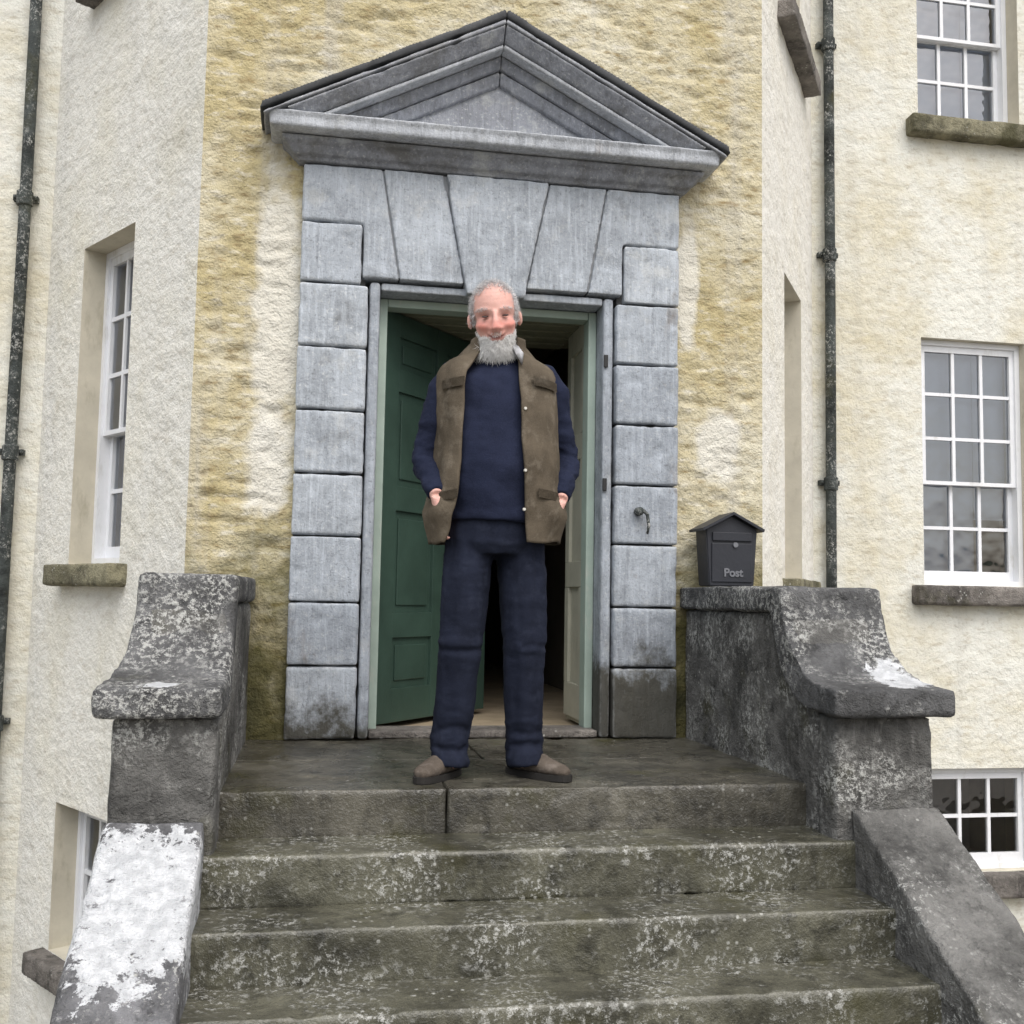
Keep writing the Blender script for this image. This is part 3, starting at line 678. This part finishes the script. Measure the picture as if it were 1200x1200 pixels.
dg = bpy.context.evaluated_depsgraph_get(); tm = bpy.data.meshes.new_from_object(to.evaluated_get(dg)); tm.transform(to.matrix_world); bpy.data.objects.remove(to); tm.materials.clear()
link('lettering', tm, 'silver', mb)

# ------------------------------------------------------------------ the man in the doorway
PX, PY = -.150, -1.085
man = tag(empty('person', (PX, PY, .0)), 'bearded grey-haired person in brown waistcoat and navy jumper standing on the landing', 'person')
HC = Vector((-.173, -1.125, 1.652))
HR = Matrix.Rotation(math.radians(-9), 4, 'Z') @ Matrix.Rotation(math.radians(-6), 4, 'Y') @ Matrix.Rotation(math.radians(17), 4, 'X')
HM = Matrix.Translation(HC) @ HR @ Matrix.Diagonal((1.17, 1.06, 1.03, 1))
# joints
hipL, hipR = Vector((-.238, -1.07, .88)), Vector((-.052, -1.07, .88))
knL, knR = Vector((-.264, -1.095, .475)), Vector((-.036, -1.095, .475))
anL, anR = Vector((-.292, -1.045, .085)), Vector((-.022, -1.045, .085))
shL, shR = Vector((-.335, -1.06, 1.425)), Vector((.050, -1.06, 1.435))
elL, elR = Vector((-.400, -1.025, 1.135)), Vector((.116, -1.025, 1.150))
wrL, wrR = Vector((-.372, -1.165, .992)), Vector((.074, -1.165, .992))
def body_mesh():
    bm = bmesh.new()
    tube(bm, [(PX, PY, .80), (PX, PY, .92), (PX, PY-.01, 1.08), (PX, PY, 1.25), (PX, PY+.01, 1.38), (PX, PY+.015, 1.45), (PX-.006, PY+.005, 1.50), (PX-.012, PY-.005, 1.54), (-.17, PY-.02, 1.62)],
         [(.12, .09), (.15, .11), (.15, .12), (.15, .115), (.155, .105), (.13, .085), (.07, .065), (.06, .06), (.055, .055)], 24, (0, -1, 0))
    for h, k, a in ((hipL, knL, anL), (hipR, knR, anR)):
        tube(bm, [h + Vector((0, 0, .06)), h, h.lerp(k, .5), k, k.lerp(a, .35), a, a - Vector((0, 0, .05))], [.07, .08, .07, .055, .052, .038, .036], 16)
        fd = Matrix.Rotation(math.radians(-38 if a is anL else 42), 3, 'Z') @ Vector((0, 1, 0))
        tube(bm, [a + fd*.05 - Vector((0, 0, .036)), a - fd*.04 - Vector((0, 0, .038)), a - fd*.13 - Vector((0, 0, .048))], [(.022, .022), (.028, .020), (.024, .010)], 12, (0, 0, 1))
    for s, e_, w, sg in ((shL, elL, wrL, -1), (shR, elR, wrR, 1)):
        tube(bm, [s + Vector((-sg*.05, 0, .01)), s, s.lerp(e_, .5), e_, e_.lerp(w, .4), w], [.036, .038, .038, .034, .033, .025], 14)
        d = Vector((-sg*(.12 if sg < 0 else .30), .34, -.90)).normalized(); side = Vector((-sg*.3, -.9, .25)).normalized()
        palm = w + d*.055; tube(bm, [w, w + d*.03, w + d*.075, w + d*.095], [(.024, .024), (.040, .019), (.043, .017), (.040, .014)], 12, (sg, 0, 0) if False else (1, 0, 0))
        across = Vector((0, -1, 0)) - d*Vector((0, -1, 0)).dot(d); across.normalize()
        for q in range(4):
            b0 = w + d*.088 + across*(.031 - .0205*q); Lf = (.068, .078, .072, .056)[q]; curl = Vector((-sg, 0, 0))
            tube(bm, [b0, b0 + d*Lf*.45 + curl*.006, b0 + d*Lf*.78 + curl*.018, b0 + d*Lf*.9 + curl*.032], [.0095, .009, .008, .006], 8, (1, 0, .1))
        t0 = w + d*.03 + across*.022
        tube(bm, [t0, t0 + across*.016 + d*.03, t0 + across*.020 + d*.06, t0 + across*.018 + d*.08], [.013, .012, .0105, .007], 8, (1, 0, .1))
    # head
    ball(bm, HM @ Vector((0, .012, .030)), (.079, .096, .094), HR, 28, 20)
    ball(bm, HM @ Vector((0, -.022, -.035)), (.069, .072, .083), HR, 28, 20)
    ball(bm, HM @ Vector((0, -.045, -.085)), (.038, .036, .032), HR)
    for s in (-1, 1):
        ball(bm, HM @ Vector((s*.077, .012, -.010)), (.010, .018, .030), HR @ Matrix.Rotation(s*.35, 4, 'Z'), 12, 10)
    tube(bm, [HM @ Vector((0, -.082, .022)), HM @ Vector((0, -.104, -.012)), HM @ Vector((0, -.112, -.028)), HM @ Vector((0, -.092, -.040))], [.010, .0135, .0165, .012], 12, (1, 0, 0))
    me = remeshed(bm, .0055); smooth_me(me, 2)
    V = get_co(me); N = get_no(me); H = np.array(HM.inverted()); L = (np.c_[V, np.ones(len(V))] @ H.T)[:, :3]
    head = (L[:, 2] > -.125) & (np.linalg.norm(L, axis=1) < .17)
    front = sstep(.02, -.05, L[:, 1])
    g = lambda x, z, sx, sz: np.exp(-((L[:, 0]-x)/sx)**2 - ((L[:, 2]-z)/sz)**2)*front*head
    d = 0
    for s in (-1, 1):
        d = d - .007*g(s*.031, .008, .016, .010) + .006*g(s*.034, .029, .022, .008) + .012*g(s*.042, -.026, .018, .014) + .0045*g(s*.031, .016, .014, .004) + .005*g(s*.031, -.004, .014, .005)
        d = d - .0035*g(s*.030, -.046, .006, .014) + .006*g(s*.013, -.034, .007, .006)
    arc = 14*L[:, 0]**2; gm = lambda z, sz: np.exp(-(L[:, 0]/.028)**4 - ((L[:, 2]-z-arc)/sz)**2)*front*head
    d = d + .004*gm(-.060, .005) - .009*gm(-.0675, .0035) + .005*gm(-.075, .006)
    for zz, k in ((.062, .0016), (.072, .0014), (.082, .0012)): d = d - k*np.exp(-((L[:, 2]-zz-2*L[:, 0]**2)/.0022)**2)*front*head*(np.abs(L[:, 0]) < .045)
    for s in (-1, 1):
        for k in range(3): d = d - .0016*np.exp(-((L[:, 2]-.006+.006*(k-1)*1.2*(np.abs(L[:, 0])-.045)/.01)/.0016)**2)*np.exp(-((L[:, 0]-s*.056)/.008)**2)*front*head
    d = d + fbm(V, 120, 2, 91)*.0009*head
    set_co(me, V + N*np.asarray(d)[:, None])
    # skin colouring
    col = np.tile(np.array([.70, .41, .345]), (len(V), 1))
    def paint(w, c): col[:] = col*(1-w[:, None]) + np.array(c)*w[:, None]
    fr2 = sstep(.0, -.04, L[:, 1])*head
    paint(np.clip(.8*np.exp(-((np.abs(L[:, 0])-.04)/.022)**2-((L[:, 2]+.026)/.02)**2)*fr2, 0, 1), (.68, .24, .19))
    paint(np.clip(.8*np.exp(-(L[:, 0]/.02)**2-((L[:, 2]+.025)/.022)**2)*fr2, 0, 1), (.70, .27, .22))
    paint(np.clip(.7*np.exp(-((np.abs(L[:, 0])-.031)/.015)**2-((L[:, 2]-.007)/.0065)**2)*fr2, 0, 1), (.34, .12, .09))
    paint(np.clip(.95*np.exp(-(L[:, 0]/.028)**4-((L[:, 2]+.0675-14*L[:, 0]**2)/.0065)**2)*fr2, 0, 1), (.26, .07, .06))
    beard = beard_mask(L)*head; paint(beard*.9, (.60, .58, .54))
    scalp = scalp_mask(L)*head; paint(scalp*.75, (.42, .38, .36))
    ca = me.color_attributes.new('paint', 'FLOAT_COLOR', 'POINT'); ca.data.foreach_set('color', np.c_[col, np.ones(len(V))].astype(np.float32).ravel())
    return me, L, head
def beard_mask(L):
    x, y, z = L.T; ax = np.abs(x)
    line = -.062 + .012*np.exp(-(x/.022)**4) + 1.9*np.clip(ax - .050, 0, 1)          # upper edge of the beard, rising to the sideburns
    b = sstep(.006, -.006, z - line)*sstep(.045, .015, y)
    mouth = np.exp(-(x/.027)**4 - ((z+.068-14*x**2)/.0115)**2)*1.4
    earz = (ax > .070)*(y > -.012)*(z > -.055)
    return np.clip(b - mouth, 0, 1)*(1 - .55*(z > -.06)*(ax < .03))*(1 - earz)*(ax < .078)*(1 - (z < -.08)*((y > -.02) | (ax > .062)))*(np.hypot(x, z+.09) < .14)
def scalp_mask(L):
    x, y, z = L.T; ax = np.abs(x)
    sides = sstep(.052, .064, ax)*sstep(-.035, -.005, y)*sstep(-.035, -.012, z)
    back = sstep(.02, .05, y)*sstep(-.085, -.06, z)
    front_top = sstep(.075, .095, z)*sstep(-.055, -.015, y)
    ear = np.exp(-((ax-.085)/.012)**2 - ((y-.012)/.018)**2 - ((z+.008)/.03)**2)
    return np.clip(np.maximum(np.maximum(sides, back), front_top*.8) - ear*1.5, 0, 1)*(1 - (ax > .076)*(y > -.01)*(y < .035)*(z < .012))
bme, BL, bhead = body_mesh()
body = link('body', bme, 'skin', man, True)
BV, BN = get_co(bme), get_no(bme)
# eyes, half closed in a smile
for s in (-1, 1):
    bm = bmesh.new(); ball(bm, HM @ Vector((s*.031, -.0800, .0070)), (.0125, .011, .0040), HR, 14, 10)
    me_ = bpy.data.materials.get('eye') or NT('eye', .15, .5).m
    me_.name = 'eye'; me_.node_tree.nodes['Principled BSDF'].inputs['Base Color'].default_value = (.03, .02, .018, 1)
    from_bm('eye', bm, me_, man, True)
# strands
def strands(name, mat, weight, count, length, rad, down, curl, fwd=0.0, seed=1, conv=0.0):
    r = np.random.default_rng(seed); w = weight*bhead; p = w/w.sum(); idx = r.choice(len(BV), count, p=p)
    Hd = np.array(HR)[:3, :3]; V = []; Fc = []
    for i in idx:
        n = BN[i]; root = BV[i] + r.normal(0, .0022, 3) - n*.002; l = length(BL[i])*r.uniform(.7, 1.1)
        dvec = np.array([-conv*(BL[i][0])/.05, -fwd, -down]); j = r.normal(0, curl, 3); pts = []; p_ = root.copy(); dirv = n*.8 + dvec*.3 + j
        for k in range(4):
            pts.append(p_.copy()); dirv = dirv + dvec*.45 + r.normal(0, curl*.7, 3); dirv = dirv/np.linalg.norm(dirv); p_ = p_ + dirv*l/3
        b0 = len(V); rr = rad*r.uniform(.7, 1.3)
        for k, q in enumerate(pts):
            a = np.cross(dirv, [.3, .9, .2]); a /= np.linalg.norm(a); b = np.cross(dirv, a); t = rr*(1, .95, .75, .2)[k]
            for m_ in range(3): V.append(q + (a*math.cos(2.094*m_) + b*math.sin(2.094*m_))*t)
        for k in range(3):
            for m_ in range(3): Fc.append((b0+k*3+m_, b0+k*3+(m_+1) % 3, b0+k*3+3+(m_+1) % 3, b0+k*3+3+m_))
    return link(name, mesh_from(V, Fc), mat, man, True)
bl = lambda L: (.013 + .046*float(sstep(-.06, -.115, L[2])))*(1 - .35*min(1, (L[0]/.07)**2))
strands('beard', 'beard', beard_mask(BL), 8000, bl, .0008, .75, .36, .22, 3, .34)
strands('hair', 'hair', scalp_mask(BL), 5200, lambda L: .020 if L[2] > .07 else .020, .0009, .30, .34, 0, 4)
brow = np.exp(-((np.abs(BL[:, 0])-.033)/.014)**2 - ((BL[:, 2]-.033+.25*np.abs(np.abs(BL[:, 0])-.028))/.003)**2)*(BL[:, 1] < -.03)
strands('eyebrows', 'hair', brow, 260, lambda L: .007, .0007, .0, .3, .1, 5)

def cloth(name, bm, mat, vox, fold, sm=3):
    me = remeshed(bm, vox); smooth_me(me, sm); V = get_co(me); N = get_no(me)
    set_co(me, V + N*fold(V)[:, None]); return link(name, me, mat, man, True)
# jumper
bm = bmesh.new()
tube(bm, [(PX, PY, .908), (PX, PY, .93), (PX, PY-.008, 1.00), (PX, PY-.018, 1.10), (PX, PY-.012, 1.22), (PX, PY, 1.33), (PX, PY+.01, 1.41), (PX, PY+.015, 1.455), (PX-.003, PY+.008, 1.49), (PX-.008, PY, 1.515), (PX-.008, PY, 1.53)],
     [(.180, .142), (.181, .144), (.178, .146), (.178, .152), (.178, .142), (.185, .130), (.182, .118), (.150, .103), (.100, .085), (.074, .072), (.070, .068)], 32, (0, -1, 0))
for s, e_, w, sg in ((shL, elL, wrL, -1), (shR, elR, wrR, 1)):
    tube(bm, [s + Vector((-sg*.09, .005, .005)), s + Vector((-sg*.02, 0, .002)), s + Vector((sg*.006, 0, -.04)), s.lerp(e_, .5), e_ + Vector((0, .008, .02)), e_ + Vector((0, -.01, -.03)), e_.lerp(w, .6), e_.lerp(w, .88), e_.lerp(w, .97)],
         [.072, .068, .064, .057, .052, .052, .047, .040, .034], 20)
def fold_j(V):
    arm = sstep(.20, .23, np.abs(V[:, 0]-PX))
    el_ = np.exp(-((V[:, 2]-1.13)/.10)**2)
    f = fbm(V, (14, 14, 30), 3, 31)*.011*arm*(.5+el_) + fbm(np.c_[V[:, 0]*9 + V[:, 2]*5, V[:, 1]*9, V[:, 2]*13], 1, 3, 33)*.009
    hem = .004*np.exp(-((V[:, 2]-.925)/.018)**2)*(1-arm)
    return f + hem
cloth('jumper', bm, 'navy', .007, fold_j)
# trousers
bm = bmesh.new()
tube(bm, [(PX, PY, .785), (PX, PY, .83), (PX, PY, .90), (PX, PY, .965)], [(.145, .10), (.172, .118), (.168, .122), (.155, .115)], 28, (0, -1, 0))
for h, k, a, sg in ((hipL, knL, anL, -1), (hipR, knR, anR, 1)):
    tube(bm, [h, h + Vector((0, 0, -.07)), h.lerp(k, .45), h.lerp(k, .75), k, k.lerp(a, .3), k.lerp(a, .7), a + Vector((0, 0, .03)), a + Vector((0, -.014, -.028)), a + Vector((0, -.018, -.050))],
         [(.088, .108), (.091, .106), (.087, .094), (.081, .085), (.078, .080), (.073, .078), (.069, .078), (.069, .080), (.071, .085), (.069, .083)], 24, (0, -1, 0))
def fold_t(V):
    x, y, z = V.T
    kn = np.exp(-((z-.47)/.07)**2); an = np.exp(-((z-.13)/.075)**2); cr = np.exp(-((z-.76)/.08)**2)
    warp = .03*fbm(V, 7, 2, 44)
    f = fbm(np.c_[x*7, y*7, (z+warp)*34], 1, 3, 41)*(.002 + .008*kn + .010*an + .006*cr)
    f = f + fbm(np.c_[x*22, y*22, z*3.2], 1, 2, 47)*.010
    front = sstep(PY+.02, PY-.03, y)
    f = f - .008*np.exp(-((z - .462 - .10*(x-PX)*0 - warp)/.012)**2)*front*(fbm(V, 9, 2, 52) > -.25)
    f = f - .010*np.exp(-((z - .115 - warp)/.011)**2)*front - .008*np.exp(-((z - .165 + warp)/.012)**2)*front
    return f
cloth('trousers', bm, 'trouser', .007, fold_t)
bm = bmesh.new(); tube(bm, [(PX, PY, .915), (PX, PY, .95)], [(.172, .126), (.170, .126)], 28, (0, -1, 0)); from_bm('belt', bm, 'dark', man, True)
# shirt collar, one point showing beside the beard
for s, z0 in ((1, 1.505),):
    bm = bmesh.new(); cx = -.163
    P_ = [(cx+s*.066, PY-.050, z0+.060), (cx+s*.080, PY-.015, z0+.045), (cx+s*.092, PY-.085, z0+.010), (cx+s*.078, PY-.130, z0-.045), (cx+s*.056, PY-.122, z0-.005), (cx+s*.050, PY-.085, z0+.035)]
    vv = [bm.verts.new(p) for p in P_]; vc = bm.verts.new(tuple(np.mean(np.array(P_), 0) + np.array([s*.012, -.012, 0])))
    for i in range(6): bm.faces.new((vv[i], vv[(i+1) % 6], vc))
    bmesh.ops.solidify(bm, geom=list(bm.faces), thickness=.004); from_bm('shirt_collar', bm, 'shirt', man, True)
# waistcoat, open at the front
VP = [(.835, .238, .174), (.88, .244, .176), (.94, .246, .177), (1.00, .236, .184), (1.08, .226, .188), (1.16, .221, .187), (1.25, .220, .177), (1.33, .222, .164), (1.40, .224, .142), (1.44, .222, .132), (1.468, .210, .122), (1.488, .185, .112), (1.505, .150, .102), (1.522, .118, .094), (1.545, .098, .090), (1.575, .094, .092)]
VZ = [p[0] for p in VP]
def vest():
    prof = VP
    zs = np.linspace(prof[0][0], prof[-1][0], 86); Z0 = [p[0] for p in prof]
    nphi = 110; V = []; Fc = []
    for j, z in enumerate(zs):
        rx = np.interp(z, Z0, [p[1] for p in prof]); ry = np.interp(z, Z0, [p[2] for p in prof])
        xl = np.interp(z, [.835, .95, 1.2, 1.44, 1.52, 1.58], [-.345, -.312, -.298, -.280, -.232, -.225]) - PX
        xr = np.interp(z, [.835, .95, 1.2, 1.45, 1.52, 1.58], [-.058, -.072, -.092, -.094, -.092, -.095]) - PX
        xl = max(xl, -.88*rx); xr = min(xr, .88*rx)
        a0 = math.acos(xl/rx); a1 = 2*math.pi + math.acos(xr/rx)       # measured with y = -ry*sin
        for k in range(nphi+1):
            t = k/nphi; a = a0 + (a1 - a0)*t
            # a runs from the left front edge, round the left side and back, to the right front edge
            V.append((PX + rx*math.cos(a), PY + .004 - ry*math.sin(a), z))
    n1 = nphi+1
    for j in range(len(zs)-1):
        for k in range(nphi): Fc.append((j*n1+k, j*n1+k+1, (j+1)*n1+k+1, (j+1)*n1+k))
    V = np.array(V); x, y, z = V.T
    d = fbm(V, (16, 16, 3.5), 2, 61)*.013 + (.5-np.abs(fbm(np.c_[x*10, y*10, z*10 + x*14], 1, 2, 63)))*.008
    # cloth sags unevenly along the hem
    V[:, 2] += fbm(V, (11, 11, 1), 2, 65)*.012*sstep(.93, .84, z) - .012*sstep(PX-.1, PX-.2, x)*sstep(.93, .84, z)
    # pockets swell over the hands
    for s in (-1, 1):
        b = np.exp(-((x-(PX+s*.21))/.06)**2 - ((z-.935)/.055)**2)*(y < PY+.03); V[:, 1] -= .022*b; V[:, 0] += s*.016*b
    r = np.c_[x-PX, y-PY]; r /= np.linalg.norm(r, axis=1)[:, None]; V[:, :2] += r*d[:, None]
    # the two front edges fold outwards a little
    me = mesh_from(V, Fc); bm = bmesh.new(); bm.from_mesh(me); bmesh.ops.recalc_face_normals(bm, faces=bm.faces)
    bmesh.ops.solidify(bm, geom=list(bm.faces), thickness=.009); return from_bm('waistcoat', bm, 'vest', man, True)
wv = vest()
def on_vest(x, z):           # front surface of the waistcoat
    rx = np.interp(z, VZ, [p[1] for p in VP]); ry = np.interp(z, VZ, [p[2] for p in VP]); return PY - ry*math.sqrt(max(0.05, 1 - ((x-PX)/rx)**2)) + .004
for s, x, z, w, h in ((-1, -.325, 1.375, .072, .034), (1, .005, 1.385, .100, .034), (-1, -.340, .975, .062, .032), (1, .025, .985, .105, .032)):
    bm = bmesh.new(); n_ = 8
    for zz in (z, z+h):
        for k in range(n_+1):
            xx = x - w/2 + w*k/n_; bm.verts.new((xx, on_vest(xx, zz) - .016 - (.004 if zz == z else 0), zz - (.010*s*(k/n_-.5))))
    bm.verts.ensure_lookup_table()
    for k in range(n_): bm.faces.new((bm.verts[k], bm.verts[k+1], bm.verts[n_+2+k], bm.verts[n_+1+k]))
    bmesh.ops.solidify(bm, geom=list(bm.faces), thickness=-.007); from_bm('pocket_flap', bm, 'vest', wv)
for z in (1.30, 1.08, .945):
    xx = -.078; bm = bmesh.new(); tube(bm, [(xx, on_vest(xx, z) - .006, z), (xx, on_vest(xx, z) - .016, z)], [.006, .005], 12, (0, 0, 1)); from_bm('snap', bm, 'brass', wv)
# collar of the waistcoat laid over the shoulders
bm = bmesh.new()
for s in (-1, 1):
    R1 = []; R2 = []
    for k in range(13):
        a = math.radians(-28 + 118*k/12)
        cxv, cyv = PX + s*.101*math.cos(a), PY + .012 + .098*math.sin(a)
        R1.append(bm.verts.new((cxv, cyv, 1.565 - .05*max(0, -math.sin(a))))); R2.append(bm.verts.new((PX + s*.152*math.cos(a), PY + .01 + .135*math.sin(a), 1.508 - .095*max(0, -math.sin(a)))))
    for k in range(12): bm.faces.new((R1[k], R1[k+1], R2[k+1], R2[k]))
bmesh.ops.recalc_face_normals(bm, faces=bm.faces); bmesh.ops.solidify(bm, geom=list(bm.faces), thickness=.010); from_bm('collar', bm, 'vest', wv, True)
# shoes
def shoe(a, rot):
    M_ = Matrix.Translation((a.x, a.y + .0, 0)) @ Matrix.Rotation(math.radians(rot), 4, 'Z')
    bm = bmesh.new()
    tube(bm, [M_ @ Vector(p) for p in ((0, .085, .050), (0, .06, .052), (0, .0, .055), (0, -.06, .050), (0, -.11, .040), (0, -.155, .034), (0, -.178, .030))],
         [(.022, .026), (.034, .036), (.038, .042), (.043, .036), (.046, .027), (.038, .021), (.018, .012)], 18, (0, 0, 1))
    tube(bm, [M_ @ Vector(p) for p in ((0, .035, .05), (0, .03, .105))], [(.038, .045), (.040, .045)], 16)
    for k in range(3): ball(bm, M_ @ Vector((0, -.045-.022*k, .083-.010*k)), (.022, .006, .005), Matrix.Rotation(math.radians(rot), 4, 'Z'), 10, 8)
    me = remeshed(bm, .0055); smooth_me(me, 1); V = get_co(me); V[:, 2] = np.maximum(V[:, 2], .020); N = get_no(me)
    set_co(me, V + N*(fbm(V, 40, 2, 71)*.0022)[:, None]); sh = link('shoe', me, 'suede', man, True)
    bm = bmesh.new(); out = []
    for k in range(28):
        t = 2*math.pi*k/28; yy = -.047 + .142*math.cos(t); wdt = .036 + .012*sstep(.04, -.11, yy); out.append((wdt*math.sin(t)*(abs(math.sin(t))**-.25 if abs(math.sin(t)) > .01 else 1), yy))
    A = [bm.verts.new(M_ @ Vector((x, y, .002))) for x, y in out]; B = [bm.verts.new(M_ @ Vector((x, y, .024))) for x, y in out]
    bm.faces.new(A[::-1]); bm.faces.new(B)
    for i in range(28): bm.faces.new((A[i], A[(i+1) % 28], B[(i+1) % 28], B[i]))
    from_bm('sole', bm, 'sole', sh)
shoe(anL + Vector((-.012, 0, 0)), -38); shoe(anR + Vector((.014, 0, 0)), 42)
